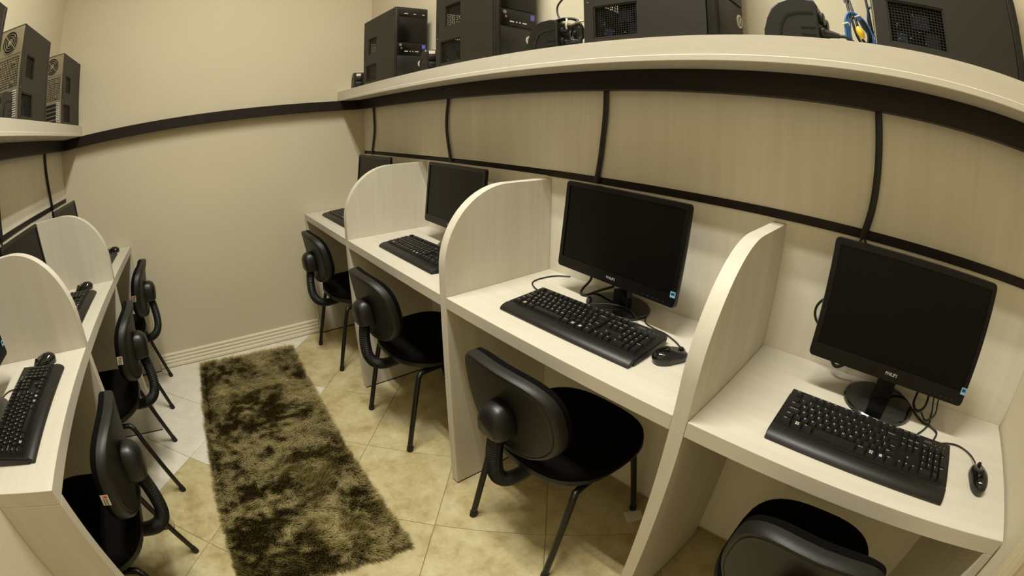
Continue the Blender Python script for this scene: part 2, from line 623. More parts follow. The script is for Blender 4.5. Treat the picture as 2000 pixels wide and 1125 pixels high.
def frame_panel(bm, y0, y1, z0, z1, x0, x1, holes):
    """a sheet in the y-z plane with rectangular holes, built from strips"""
    ys = sorted({y0, y1} | {v for h in holes for v in h[:2]})
    zs = sorted({z0, z1} | {v for h in holes for v in h[2:]})
    for a, b in zip(ys, ys[1:]):
        for c, d in zip(zs, zs[1:]):
            my, mz = (a + b) / 2, (c + d) / 2
            if any(h[0] < my < h[1] and h[2] < mz < h[3] for h in holes):
                continue
            box(bm, x0, x1, a, b, c, d)
    bmesh.ops.remove_doubles(bm, verts=bm.verts[:], dist=1e-6)
    # drop the inner double walls between neighbouring strips
    seen = {}
    for f in bm.faces:
        seen.setdefault(tuple(sorted(v.index for v in f.verts)), []).append(f)
    bm.verts.index_update()
    seen = {}
    for f in bm.faces:
        seen.setdefault(tuple(sorted(v.index for v in f.verts)), []).append(f)
    kill = [f for L in seen.values() if len(L) > 1 for f in L]
    bmesh.ops.delete(bm, geom=kill, context='FACES_ONLY')

def make_pc(label):
    t = thing('tower_computer', label, 'computer', (0, 0, 0), 0, 'tower computers standing on the shelves')
    hx, yb, yf = PW / 2, PD / 2, -PD / 2 + 0.028       # yf: back of the front bezel
    vents = [(yb - 0.166, yb - 0.066, 0.150, 0.234), (yb - 0.168, yb - 0.034, 0.012, 0.098)]
    # case without the vented side
    bm = B()
    box(bm, -hx + 0.003, hx, yf, yb, PH - 0.003, PH)                 # top
    box(bm, -hx + 0.003, hx, yf, yb, 0.004, 0.007)                   # bottom
    box(bm, hx - 0.003, hx, yf, yb, 0.007, PH - 0.003)               # far side
    obj('case', bm, PC_STEEL, t)
    bm = B(); frame_panel(bm, yf + 0.001, yb - 0.004, 0.004, PH - 0.001, -hx, -hx + 0.003, vents)
    obj('side_panel', bm, PC_STEEL, t)
    bm = B(); box(bm, -hx + 0.001, -hx + 0.003, yf + 0.001, yb - 0.003, PH - 0.006, PH + 0.0008, 0.0006); obj('panel_rim', bm, PC_STEEL, t)
    for v in vents:
        bm = B()
        c = (v[0] + v[1]) / 2
        # dished rim around the grille
        for (a, b, z0, z1) in ((v[0], v[0] + 0.004, v[2], v[3]), (v[1] - 0.004, v[1], v[2], v[3]), (v[0], v[1], v[2], v[2] + 0.004), (v[0], v[1], v[3] - 0.004, v[3])):
            box(bm, -hx + 0.002, -hx + 0.008, a, b, z0, z1)
        vt = obj('vent', bm, PC_STEEL, t)
        bm = B(); grid_bars(bm, v[0] + 0.004, v[1] - 0.004, v[2] + 0.004, v[3] - 0.004, -hx + 0.007, 18, 14, 0.0014, 0.0006)
        obj('vent_mesh', bm, PC_FRONT, vt, kind='stuff')
    # inside that shows through the grilles
    bm = B(); box(bm, hx - 0.020, hx - 0.018, yf + 0.03, yb - 0.02, 0.02, PH - 0.10); obj('inner_tray', bm, HOLE, t)
    bm = B()
    for (a, b, z0, z1, dx) in ((yb - 0.13, yb - 0.09, 0.055, 0.085, 0.03), (yb - 0.155, yb - 0.12, 0.025, 0.05, 0.035), (yb - 0.075, yb - 0.05, 0.02, 0.04, 0.025)):
        box(bm, -hx + dx, -hx + dx + 0.004, a, b, z0, z1)
    obj('circuit_board', bm, PCB, t, kind='stuff')
    bm = B()
    for k in range(9):
        y, z = yb - random.uniform(0.05, 0.155), random.uniform(0.02, 0.09)
        box(bm, -hx + 0.02, -hx + 0.022, y, y + 0.0028, z, z + 0.002)
    obj('solder_points', bm, SILVER, t, kind='stuff')
    bm = B(); box(bm, -hx - 0.0006, -hx + 0.001, yb - 0.0205, yb - 0.0165, 0.122, 0.180); obj('panel_latch', bm, HOLE, t)
    bm = B(); tube(bm, [(-hx - 0.0015, yb - 0.0185, 0.112), (-hx + 0.002, yb - 0.0185, 0.112)], 0.0022, 8, 0); obj('screw', bm, METAL, t)
    # front bezel
    y0 = -PD / 2
    bm = B()
    box(bm, -hx - 0.001, hx + 0.001, y0 + 0.004, yf, 0.0, PH + 0.0025, 0.005, 3)
    fb = obj('front_bezel', bm, PC_FRONT, t, 40)
    bm = B(); box(bm, -hx + 0.010, hx - 0.008, y0, y0 + 0.006, 0.166, PH - 0.012, 0.003, 2); obj('drive_bay_cover', bm, PC_GLOSS, fb, 40)
    bm = B(); box(bm, -hx + 0.014, hx - 0.012, y0 - 0.0015, y0 + 0.003, PH - 0.046, PH - 0.017, 0.002, 2); dr = obj('optical_drive', bm, PC_GLOSS, t, 40)
    bm = B()
    for x, wd in ((-0.042, 0.018), (0.004, 0.013), (0.05, 0.012)):
        box(bm, x, x + wd, y0 - 0.0022, y0 - 0.001, PH - 0.0325, PH - 0.0295)
    obj('drive_print', bm, SILVER, dr, kind='stuff')
    bm = B(); box(bm, -hx + 0.010, hx - 0.008, y0 - 0.0005, y0 + 0.006, 0.107, 0.163, 0.003, 2); cp = obj('control_panel', bm, PC_GLOSS, t, 40)
    bm = B()
    for x, wd in ((-0.038, 0.017), (-0.012, 0.005), (0.002, 0.005), (0.016, 0.017)):
        box(bm, x, x + wd, y0 - 0.0015, y0 + 0.001, 0.1205, 0.1245)
    obj('port_row', bm, SILVER, cp, kind='stuff')
    for px_, pz_, pr_ in ((0.024, 0.152, 0.0065), (0.029, 0.137, 0.004)):
        bm = B(); tube(bm, [(-hx + px_, y0 - 0.002, pz_), (-hx + px_, y0 + 0.002, pz_)], pr_, 12, 0); obj('button', bm, DIM_PRINT, cp, 40)
    bm = B(); box(bm, hx - 0.032, hx - 0.014, y0 - 0.0015, y0 + 0.001, 0.137, 0.157, 0.0005, 1); sk = obj('badge_sticker', bm, BADGE_BLUE, t)
    bm = B(); box(bm, hx - 0.029, hx - 0.017, y0 - 0.0018, y0 - 0.0012, 0.145, 0.150); obj('badge_print', bm, DIM_PRINT, sk)
    bm = B(); box(bm, -hx + 0.010, hx - 0.008, y0 + 0.001, y0 + 0.006, 0.008, 0.103, 0.003, 2); obj('lower_cover', bm, PC_FRONT, t, 40)
    bm = B()
    ring = [(0.0165 * math.cos(2 * PI * k / 24), 0.0165 * math.sin(2 * PI * k / 24)) for k in range(24)]
    prism(bm, [(hx - 0.035 + a, 0.066 + b) for a, b in ring], y0 - 0.0018, y0 + 0.002, 'y'); rb = obj('round_badge', bm, SILVER, t)
    bm = B()
    prism(bm, [(hx - 0.035 + a * 0.76, 0.066 + b * 0.76) for a, b in ring], y0 - 0.0022, y0 - 0.0016, 'y'); obj('badge_centre', bm, DIM_PRINT, rb)
    bm = B()
    prism(bm, [(hx - 0.042, 0.060), (hx - 0.037, 0.060), (hx - 0.029, 0.074), (hx - 0.034, 0.074)], y0 - 0.0026, y0 - 0.002, 'y'); obj('badge_mark', bm, SILVER, rb)
    # rear
    bm = B()
    box(bm, -hx + 0.003, hx - 0.003, yb - 0.004, yb - 0.001, 0.004, 0.118)
    box(bm, -hx + 0.003, hx - 0.003, yb - 0.004, yb - 0.001, 0.225, PH - 0.003)
    box(bm, -hx + 0.003, -hx + 0.013, yb - 0.004, yb - 0.001, 0.118, 0.225)
    box(bm, hx - 0.013, hx - 0.003, yb - 0.004, yb - 0.001, 0.118, 0.225)
    rp = obj('rear_panel', bm, METAL, t)
    bm = B()
    grid_bars(bm, -hx + 0.013, hx - 0.013, 0.118, 0.225, 0, 17, 13, 0.003, 0.001)
    bmesh.ops.transform(bm, matrix=Matrix(((0, 1, 0, 0), (1, 0, 0, yb - 0.003), (0, 0, 1, 0), (0, 0, 0, 1))), verts=bm.verts[:])
    obj('rear_mesh', bm, METAL, rp, kind='stuff')
    bm = B()
    cz, cx = PH - 0.052, -0.012
    ps = B(); box(ps, -hx + 0.008, hx - 0.012, yb - 0.001, yb + 0.0008, PH - 0.100, PH - 0.006, 0.0005, 1)
    psu = obj('power_supply', ps, METAL, t)
    bk = B(); prism(bk, [(cx + 0.041 * math.cos(2 * PI * k / 28), cz + 0.041 * math.sin(2 * PI * k / 28)) for k in range(28)], yb + 0.0006, yb + 0.0011, 'y'); obj('fan_hole', bk, HOLE, psu)
    for r in (0.012, 0.021, 0.030, 0.039):
        tube(bm, [(cx + r * math.cos(2 * PI * k / 24), yb + 0.002, cz + r * math.sin(2 * PI * k / 24)) for k in range(25)], 0.0016, 6, 0)
    for k in range(4):
        a = PI / 4 + k * PI / 2
        tube(bm, [(cx, yb + 0.002, cz), (cx + 0.041 * math.cos(a), yb + 0.002, cz + 0.041 * math.sin(a))], 0.0017, 6, 0)
    prism(bm, [(cx + 0.0085 * math.cos(2 * PI * k / 16), cz + 0.0085 * math.sin(2 * PI * k / 16)) for k in range(16)], yb + 0.001, yb + 0.0035, 'y')
    obj('fan_grille', bm, METAL, psu)
    bm = B(); box(bm, 0.040, 0.064, yb, yb + 0.006, PH - 0.040, PH - 0.018, 0.002, 1); box(bm, 0.040, 0.064, yb, yb + 0.005, PH - 0.075, PH - 0.055, 0.002, 1); obj('power_socket', bm, BLK, psu)
    bm = B()
    for k in range(5):
        box(bm, -hx + 0.020, hx - 0.040, yb - 0.0005, yb + 0.001, 0.014 + k * 0.019, 0.014 + k * 0.019 + 0.013)
    obj('slot_covers', bm, HOLE, t, kind='stuff')
    bm = B()
    for k in range(12):
        box(bm, -hx + 0.012, -hx + 0.034, yb + 0.0008, yb + 0.0016, 0.016 + k * 0.0078, 0.016 + k * 0.0078 + 0.0042)
    obj('slot_grille', bm, SILVER, t, kind='stuff')
    bm = B()
    for (x, z) in ((-0.045, 0.135), (-0.045, 0.205), (0.03, 0.14), (0.03, 0.205)):
        tube(bm, [(x, yb - 0.002, z), (x, yb + 0.004, z)], 0.006, 10, 0)
    obj('rear_screw', bm, METAL, t, 40, kind='stuff')
    bm = B()
    for sx in (-1, 1):
        for sy in (-1, 1):
            box(bm, sx * (hx - 0.025) - 0.012, sx * (hx - 0.025) + 0.012, sy * (yb - 0.05) - 0.012, sy * (yb - 0.05) + 0.012, 0, 0.0045)
    obj('feet', bm, RUBBER, t, kind='stuff')
    return t
ZS = 1.4411
PXR = 0.880 + PW / 2 + 0.0005
PXL = -0.7200 - PW / 2
pc = make_pc('fourth and farthest tower computer on the right shelf, its whole front and top visible')
pc.location = (PXR, 2.000, ZS)
dup(pc, (PXR, 1.282, ZS), 0, 'third tower computer from the front on the right shelf, round badge half hidden')
dup(pc, (PXR, 0.566, ZS), 0, 'second tower computer from the front on the right shelf, cropped by the top edge')
dup(pc, (PXR, -0.155, ZS), 0, 'nearest tower computer at the right end of the right shelf, blue cables behind it')
dup(pc, (PXL, 2.352, ZS), PI, 'smallest tower computer on the left shelf beside the far wall, rear fan grille showing')
dup(pc, (PXL, 1.726, ZS), PI, 'middle tower computer on the left shelf with large rear fan grille')
dup(pc, (PXL, 1.135, ZS), PI, 'nearest tower computer on the left shelf, only an upper corner in the picture')

# ================================================================== POWER BOXES (voltage stabilisers)
def make_box(label):
    t = thing('power_box', label, 'stabilizer', (0, 0, 0), 0, 'black domed power boxes on the shelves')
    prof = [(0.064, 0.0), (0.062, 0.018), (0.055, 0.044), (0.044, 0.064), (0.028, 0.078), (0.006, 0.086), (-0.030, 0.0875), (-0.052, 0.084), (-0.058, 0.074), (-0.060, 0.0)]
    bm = B(); prism(bm, prof, -0.055, 0.055, 'x', 0.004); obj('shell', bm, BLK_SAT, t, 20)
    bm = B()
    prism(bm, [(0.030, 0.004), (0.026, 0.030), (0.012, 0.052), (-0.012, 0.058), (-0.050, 0.058), (-0.050, 0.054), (-0.014, 0.053), (0.009, 0.047), (0.021, 0.028), (0.025, 0.004)], -0.0565, 0.0565, 'x'); obj('side_groove', bm, HOLE, t)
    bm = B()
    for z in (0.010, 0.024):
        for s in (-1, 1):
            box(bm, s * 0.0555 - 0.0012, s * 0.0555 + 0.0012, -0.052, -0.020, z, z + 0.003)
    obj('cooling_slots', bm, HOLE, t, kind='stuff')
    for k, (x, z) in enumerate(((-0.026, 0.052), (0.026, 0.052), (-0.026, 0.022), (0.026, 0.022))):
        bm = B(); prism(bm, [(x + 0.017 * sgnpow(math.cos(2 * PI * q / 16), 0.6), z + 0.0115 * sgnpow(math.sin(2 * PI * q / 16), 0.6)) for q in range(16)], -0.068, -0.058, 'y', 0.001)
        so = obj('socket', bm, BLK, t, 40)
    bm = B(); box(bm, -0.040, -0.016, -0.0640, -0.058, 0.0655, 0.0785, 0.0004, 1); obj('paper_sticker', bm, LABEL_W, t, label='small white sticker')
    bm = B()
    tube(bm, [(-0.026, -0.066, 0.022), (-0.026, -0.082, 0.021), (-0.026, -0.100, 0.019)], 0.0105, 10, 4, rfun=lambda u, i: (1.0 - 0.55 * u))
    obj('plug', bm, BLK, t, 50)
    return t
XS = 0.943
sb = make_box('large black domed power box between the two nearest computers on the right shelf')
sb.location = (XS, 0.214, ZS)
sb2 = dup(sb, (XS, 0.913, ZS), 0, 'black domed power box under a tied coil of black cable on the right shelf', ('paper_sticker',))
b3 = dup(sb, (XS, 1.572, ZS), -math.radians(18), 'black power box with tilted white sticker in front of the farthest right-hand computer', ('plug',))
b4 = dup(sb, (XS, 2.285, ZS), -math.radians(14), 'small black power box with white sticker at the far end of the right shelf', ('plug',))
b4.location.y = 2.362
for ch in sb.children:
    if ch.name.startswith('paper_sticker'):
        bpy.data.objects.remove(ch)
        break
dup(b4, (-0.772, 1.415, ZS), PI, 'shiny black power box on the left shelf at the left edge of the picture', ('paper_sticker',))

# ================================================================== MONITORS
def rrect(w2, h2, r, n=5):
    pts = []
    for cx, cz, a0 in ((w2 - r, h2 - r, 0), (-w2 + r, h2 - r, PI / 2), (-w2 + r, -h2 + r, PI), (w2 - r, -h2 + r, 1.5 * PI)):
        for k in range(n + 1):
            a = a0 + PI / 2 * k / n
            pts.append((cx + r * math.cos(a), cz + r * math.sin(a)))
    return pts

MW, MH = 0.416, 0.246            # outer size of the panel
def make_monitor(label):
    t = thing('monitor', label, 'monitor', (0, 0, 0), 0, 'black monitors on the carrel desks')
    tilt = Matrix.Translation((0, -0.040, 0.1985)) @ Matrix.Rotation(math.radians(-6.5), 4, 'X')
    def fin(name, bm, mat, parent, smooth=None, **k):
        bmesh.ops.transform(bm, matrix=tilt, verts=bm.verts[:])
        return obj(name, bm, mat, parent, smooth, **k)
    w2, h2 = MW / 2, MH / 2
    # bezel: ring with a deep lower edge
    ix, iz0, iz1 = w2 - 0.0135, -h2 + 0.031, h2 - 0.0135
    bm = B()
    outer = rrect(w2, h2, 0.010)
    inner = [(max(-ix, min(ix, x)), max(iz0, min(iz1, z))) for x, z in outer]
    loft(bm, [[(x, 0.014, z) for x, z in outer], [(x, 0.004, z) for x, z in outer],
              [(x * 0.994, 0.0, z * 0.99) for x, z in outer],
              [(x, 0.0005, z) for x, z in inner], [(x, 0.004, z) for x, z in inner]], True, False)
    bmesh.ops.remove_doubles(bm, verts=bm.verts[:], dist=1e-6)
    bz = fin('bezel', bm, BEZEL, t, 40)
    bm = B(); box(bm, -ix, ix, 0.0032, 0.006, iz0, iz1); fin('screen', bm, SCREEN, t)
    bm = B()
    loft(bm, [[(x, 0.014, z) for x, z in rrect(w2 * 0.985, h2 * 0.97, 0.012)], [(x, 0.030, z) for x, z in rrect(w2 * 0.88, h2 * 0.80, 0.02)],
              [(x, 0.050, z) for x, z in rrect(w2 * 0.6, h2 * 0.6, 0.03)]])
    fin('rear_shell', bm, BLK_SAT, t, 40)
    bm = B()
    vs = Matrix(((1, 0, 0, 0), (0, 0, 1, -0.0006), (0, 1, 0, -h2 + 0.0165), (0, 0, 0, 1)))
    add_text(bm, 'PHILIPS', 0.0098, vs)
    bmesh.ops.transform(bm, matrix=tilt, verts=bm.verts[:]); flat_obj('brand_letters', bm, SILVER, t)
    bm = B(); box(bm, ix - 0.003, w2 - 0.002, -0.0009, 0.0, -h2 + 0.026, -h2 + 0.040); st = fin('energy_sticker', bm, STICK_BLUE, t, label='small light blue sticker')
    bm = B(); box(bm, ix - 0.0005, w2 - 0.0042, -0.0012, -0.0008, -h2 + 0.0315, -h2 + 0.0375); fin('sticker_print', bm, PCB, st)
    bm = B()
    for k in range(5):
        x = w2 - 0.100 + k * 0.016
        box(bm, x, x + 0.006, -0.0004, 0.001, -h2 + 0.008, -h2 + 0.0098)
    fin('button_marks', bm, plain('faint_marks', (42, 44, 54), 0.4), t, kind='stuff')
    # neck and round base
    bm = B(); prism(bm, [(-0.026, 0.012), (0.026, 0.012), (0.024, 0.165), (-0.024, 0.165)], -0.005, 0.020, 'y', 0.003); obj('neck', bm, BLK_GLOSS, t, 40)
    bm = B()
    n = 40
    def disc(rx, ry, z):
        return [(rx * math.cos(2 * PI * k / n), -0.010 + ry * math.sin(2 * PI * k / n), z) for k in range(n)]
    loft(bm, [disc(0.094, 0.078, 0.0), disc(0.097, 0.081, 0.003), disc(0.097, 0.081, 0.007), disc(0.094, 0.078, 0.0095), disc(0.05, 0.040, 0.012), disc(0.02, 0.02, 0.0128)])
    obj('base', bm, BLK_GLOSS, t, 30)
    return t
RR, RL = -PI / 2, PI / 2
XM, XML = 0.948, -0.772
mon = make_monitor('monitor in the nearest bay of the right desk, cables trailing below its right half')
mon.location = (XM, -0.102, ZT + 0.0004)
mon2 = dup(mon, (XM + 0.008, 0.657, ZT + 0.0004), RR - math.radians(4.5), 'monitor in the second bay from the front on the right desk, beside a mouse')
dup(mon, (XM + 0.008, 1.418, ZT + 0.0004), RR - math.radians(3), 'monitor in the third bay on the right desk, partly behind a rounded divider')
dup(mon, (XM + 0.008, 2.190, ZT + 0.0004), RR, 'monitor in the farthest right-hand bay by the far wall, only its top visible')
mon.rotation_euler = (0, 0, RR - math.radians(1.0))
dup(mon, (XML - 0.004, 0.925, ZT + 0.0004), RL, 'monitor in the nearest bay of the left desk, only a lower corner in the picture')
dup(mon, (XML - 0.004, 1.540, ZT + 0.0004), RL, 'monitor in the middle bay of the left desk, seen edge-on above a divider')
dup(mon, (XML - 0.004, 2.225, ZT + 0.0004), RL, 'monitor in the farthest bay of the left desk, dark top corner above the divider')

# ================================================================== KEYBOARDS
U = 0.0175
KX0 = -0.1985
KDECK = 0.030                      # y of the lower edge of the key field is -KDECK
def key_layout():
    L = []
    g = 0.26
    def row(r, items, x=0.0):
        for it in items:
            if it is None or isinstance(it, (int, float)):
                x += it or 0
                continue
            s, wd = it if isinstance(it, tuple) else (it, 1.0)
            L.append((x, r, wd, 1.0, s))
            x += wd
    row(5.35, ['Esc', 1.0, 'F1', 'F2', 'F3', 'F4', 0.5, 'F5', 'F6', 'F7', 'F8', 0.5, 'F9', 'F10', 'F11', 'F12'])
    row(4, ["'", '1', '2', '3', '4', '5', '6', '7', '8', '9', '0', '-', '=', ('Backspace', 2)])
    row(3, [('Tab', 1.5)] + list('QWERTYUIOP') + ['´', '[', ('', 1.5)])
    row(2, [('Caps Lock', 1.75)] + list('ASDFGHJKL') + ['Ç', '~', ']', ('Enter', 1.25)])
    row(1, [('Shift', 1.25), '\\'] + list('ZXCVBNM') + [',', '.', ';', '/', ('Shift', 1.75)])
    row(0, [('Ctrl', 1.35), ('WIN', 1.35), ('Alt', 1.35), ('', 5.6), ('Alt Gr', 1.35), ('WIN', 1.35), ('MENU', 1.3), ('Ctrl', 1.35)])
    x = 15 + g
    row(5.35, ['Prt Sc', 'Scr Lk', 'Pause'], x)
    row(4, ['Ins', 'Home', 'PgUp'], x)
    row(3, ['Del', 'End', 'PgDn'], x)
    row(1, [1.0, '↑'], x)
    row(0, ['←', '↓', '→'], x)
    x = 18 + 2 * g
    row(4, ['Num', '/', '*', '-'], x)
    row(3, ['7', '8', '9'], x)
    row(2, ['4', '5', '6'], x)
    row(1, ['1', '2', '3'], x)
    row(0, [('0', 2), ','], x)
    L.append((x + 3, 2, 1.0, 2.0, '+'))
    L.append((x + 3, 0, 1.0, 2.0, 'Enter'))
    return L
LAY = key_layout()
SLOPE = math.atan2(0.009, 0.14)
def deck_z(y):
    return 0.0150 + (y + 0.033) * math.tan(SLOPE)

def keycap(bm, wd, hd, M=None):
    a, b = wd * U / 2 - 0.0006, hd * U / 2 - 0.0006
    vs = [bm.verts.new(v) for v in ((-a, -b, 0), (a, -b, 0), (a, b, 0), (-a, b, 0), (-a + 0.0026, -b + 0.0032, 0.0078), (a - 0.0026, -b + 0.0032, 0.0078), (a - 0.0026, b - 0.0014, 0.0086), (-a + 0.0026, b - 0.0014, 0.0086))]
    for f in ((4, 5, 6, 7), (0, 1, 5, 4), (1, 2, 6, 5), (2, 3, 7, 6), (3, 0, 4, 7), (3, 2, 1, 0)):
        bm.faces.new([vs[i] for i in f])
    if M is not None:
        bmesh.ops.transform(bm, matrix=M, verts=vs)

KEYMAT = plain('black_keycap', (19, 18, 17), 0.42)
_kc = {}
def key_mesh(wd, hd):
    if (wd, hd) not in _kc:
        bm = B(); keycap(bm, wd, hd)
        _kc[(wd, hd)] = mesh_of('key', bm, KEYMAT)
    return _kc[(wd, hd)]

def key_matrix(x, r, wd, hd):
    cx = KX0 + (x + wd / 2) * U
    cy = -KDECK + 0.002 + (r + hd / 2) * U * 1.0
    return Matrix.Translation((cx, cy, deck_z(cy) - 0.0006)) @ Matrix.Rotation(SLOPE, 4, 'X')

def kb_body():
    bm = B()
    prof = [(-0.0660, 0.0), (-0.0670, 0.004), (-0.0640, 0.0085), (-0.0580, 0.0125), (-0.0510, 0.0152), (-0.0400, 0.0165), (-0.0355, 0.0163), (-0.0332, 0.0156),
            (-0.0328, 0.0140), (0.068, deck_z(0.068)), (0.0925, deck_z(0.0925) + 0.001), (0.0945, deck_z(0.0945) - 0.001), (0.0935, 0.010), (0.086, 0.004), (0.06, 0.0)]
    prism(bm, prof, -0.2095, 0.2085, 'x', 0.0022)
    return bm

_leg = None
def legends():
    bm = B()
    for x, r, wd, hd, s in LAY:
        if not s:
            continue
        M = key_matrix(x, r, wd, hd) @ Matrix.Translation((0, 0.0008, 0.00835)) @ Matrix.Rotation(math.radians(3.5), 4, 'X')
        top = 0.5 * hd * U - 0.0058
        left = -0.5 * wd * U + 0.0062
        if s == 'WIN' or s == 'MENU':
            a = 0.0022 if s == 'WIN' else 0.0018
            for qx in (-1, 1):
                for qy in (-1, 1):
                    c = (qx * a, qy * a)
                    V = [bm.verts.new(M @ Vector((c[0] + u * 0.0016, c[1] + v * 0.0016, 0))) for u, v in ((-1, -1), (1, -1), (1, 1), (-1, 1))]
                    bm.faces.new(V)
            continue
        if len(s) == 1:
            add_text(bm, s, 0.0066, M @ Matrix.Translation((left, top, 0)))
        else:
            add_text(bm, s, 0.0042, M @ Matrix.Translation((left + 0.0012 * max(0, len(s) - 3) * (1 if wd > 1.2 else 0.4), top + 0.0005, 0)))
    return bm

def make_keyboard(label, single_keys):
    global _leg
    t = thing('keyboard', label, 'keyboard', (0, 0, 0), 0, 'black keyboards on the carrel desks')
    obj('body', kb_body(), BLK, t, 30)
    for sx in (-1, 1):
        bm = B(); prism(bm, [(-0.050, 0.001), (-0.045, 0.009), (-0.015, 0.0115), (0.03, 0.0145), (0.078, 0.018), (0.086, 0.016), (0.084, 0.006), (0.05, 0.0015)], sx * 0.2085 - 0.0035, sx * 0.2085 + 0.003, 'x', 0.0012)
        obj('side_wing', bm, BLK_SAT, t, 30)
    if single_keys:
        for x, r, wd, hd, s in LAY:
            o = bpy.data.objects.new('key', key_mesh(wd, hd))
            COL.objects.link(o)
            o.parent = t
            o.matrix_local = key_matrix(x, r, wd, hd)
    else:
        bm = B()
        for x, r, wd, hd, s in LAY:
            keycap(bm, wd, hd, key_matrix(x, r, wd, hd))
        obj('keys', bm, KEYMAT, t, kind='stuff')
    if _leg is None:
        o = flat_obj('key_print', legends(), WHITE_PRINT, t, kind='stuff')
        _leg = o.data
    else:
        o = bpy.data.objects.new('key_print', _leg)
        link(o, t)
        o['kind'] = 'stuff'
    bm = B()
    for k in range(3):
        x = 0.166 + k * 0.012
        y = 0.0775
        tube(bm, [(x, y, deck_z(y) - 0.001), (x, y, deck_z(y) + 0.0006)], 0.0016, 8, 0)
    obj('status_lights', bm, GREEN_LED, t)
    bm = B()
    zz = deck_z(0.082) + 0.0006
    for k in range(4):
        x = 0.132 + k * 0.005
        tube(bm, [(x, 0.076, deck_z(0.076) + 0.0006), (x + 0.003, 0.0835, deck_z(0.0835) + 0.0006), (x + 0.006, 0.076, deck_z(0.076) + 0.0006)], 0.0007, 4, 0)
    obj('maker_mark', bm, DIM_PRINT, t)
    return t
kb = make_keyboard('keyboard in the nearest bay of the right desk, left of a lone mouse', True)
def place_kb(k, x, y, rz):
    k.location = (x, y, ZT + 0.0004)
    k.rotation_euler = (0, 0, rz)
place_kb(kb, 0.7395, -0.1025, RR - math.radians(0.5))
kbb = dup(kb, (0.763, 0.650, ZT + 0.0004), RR + math.radians(0.6), 'keyboard in the second right-hand bay, thin cord looping behind its left end')
kbl = dup(kb, (-0.5895, 0.932, ZT + 0.0004), RL - math.radians(1.0), 'keyboard in the nearest bay of the left desk with a mouse at its far end')
dup(kb, (0.759, 1.414, ZT + 0.0004), RR, 'keyboard in the third bay on the right desk, right end behind a divider')
kb2 = make_keyboard('keyboard in the farthest bay on the right desk, half hidden by the divider', False)
place_kb(kb2, 0.760, 2.212, RR)
dup(kb2, (-0.589, 1.575, ZT + 0.0004), RL, 'keyboard in the middle bay of the left desk, mostly behind a rounded divider')
dup(kb2, (-0.589, 2.205, ZT + 0.0004), RL, 'keyboard in the farthest bay of the left desk, only a corner past the divider')

# ================================================================== MICE
def make_mouse(label):
    t = thing('mouse', label, 'mouse', (0, 0, 0), 0, 'glossy black mice beside the keyboards')
    n, m = 24, 10
    a, b, h = 0.027, 0.049, 0.033
    rings = []
    for i in range(m):
        u = i / (m - 1)
        z = h * u
        s = max(0.0, 1 - (u ** 2.6)) ** 0.5
        s = s * (1.0 - 0.10 * (1 - u) ** 3)
        s = max(s, 0.04)
        ring = []
        for k in range(n):
            q = 2 * PI * k / n
            x, y = a * sgnpow(math.cos(q), 0.85), b * sgnpow(math.sin(q), 0.85)
            x *= 1 - 0.10 * math.exp(-((y / b - 0.1) / 0.4) ** 2)
            ring.append((x * s, y * s - 0.006 * u, 0.0006 + z * (1 - 0.22 * max(0, y / b))))
        rings.append(ring)
    bm = B(); loft(bm, rings); obj('body', bm, BLK_GLOSS, t, 60)
    for sx in (-1, 1):
        bm = B(); tube(bm, [Vector((sx * (0.0226 + 0.9 * y * y), y - 0.002, 0.010 + 0.003 * math.cos(y / 0.03))) for y in (-0.022, -0.012, 0, 0.012, 0.022)], 0.0012, 6, 3)
        obj('side_seam', bm, BLK, t, 50)
    bm = B(); tube(bm, [(-0.003, 0.026, 0.0215), (0.003, 0.026, 0.0215)], 0.0062, 14, 0); obj('scroll_wheel', bm, RUBBER, t, 40)
    bm = B(); tube(bm, [(0, 0.008, 0.0305), (0, 0.020, 0.0270), (0, 0.031, 0.0225), (0, 0.038, 0.0170)], 0.0007, 5, 4); obj('button_gap', bm, HOLE, t)
    return t
mz = ZT + 0.0004
ms = make_mouse('mouse near the wall at the right end of the nearest right-hand bay')
ms.location = (0.775, -0.413, mz)
ms.rotation_euler = (0, 0, RR + math.radians(11))
ms2 = dup(ms, (0.799, 0.395, mz), RR - math.radians(27), 'mouse right of the keyboard in the second right-hand bay, close to the divider')
msl = dup(ms, (-0.612, 1.184, mz), RL + math.radians(22), 'mouse at the far end of the nearest left-hand keyboard')
dup(ms, (-0.606, 1.860, mz), RL + math.radians(12), 'mouse beside the divider in the middle bay of the left desk')
dup(ms, (-0.566, 2.476, mz), RL, 'mouse in the farthest bay of the left desk against the far wall')

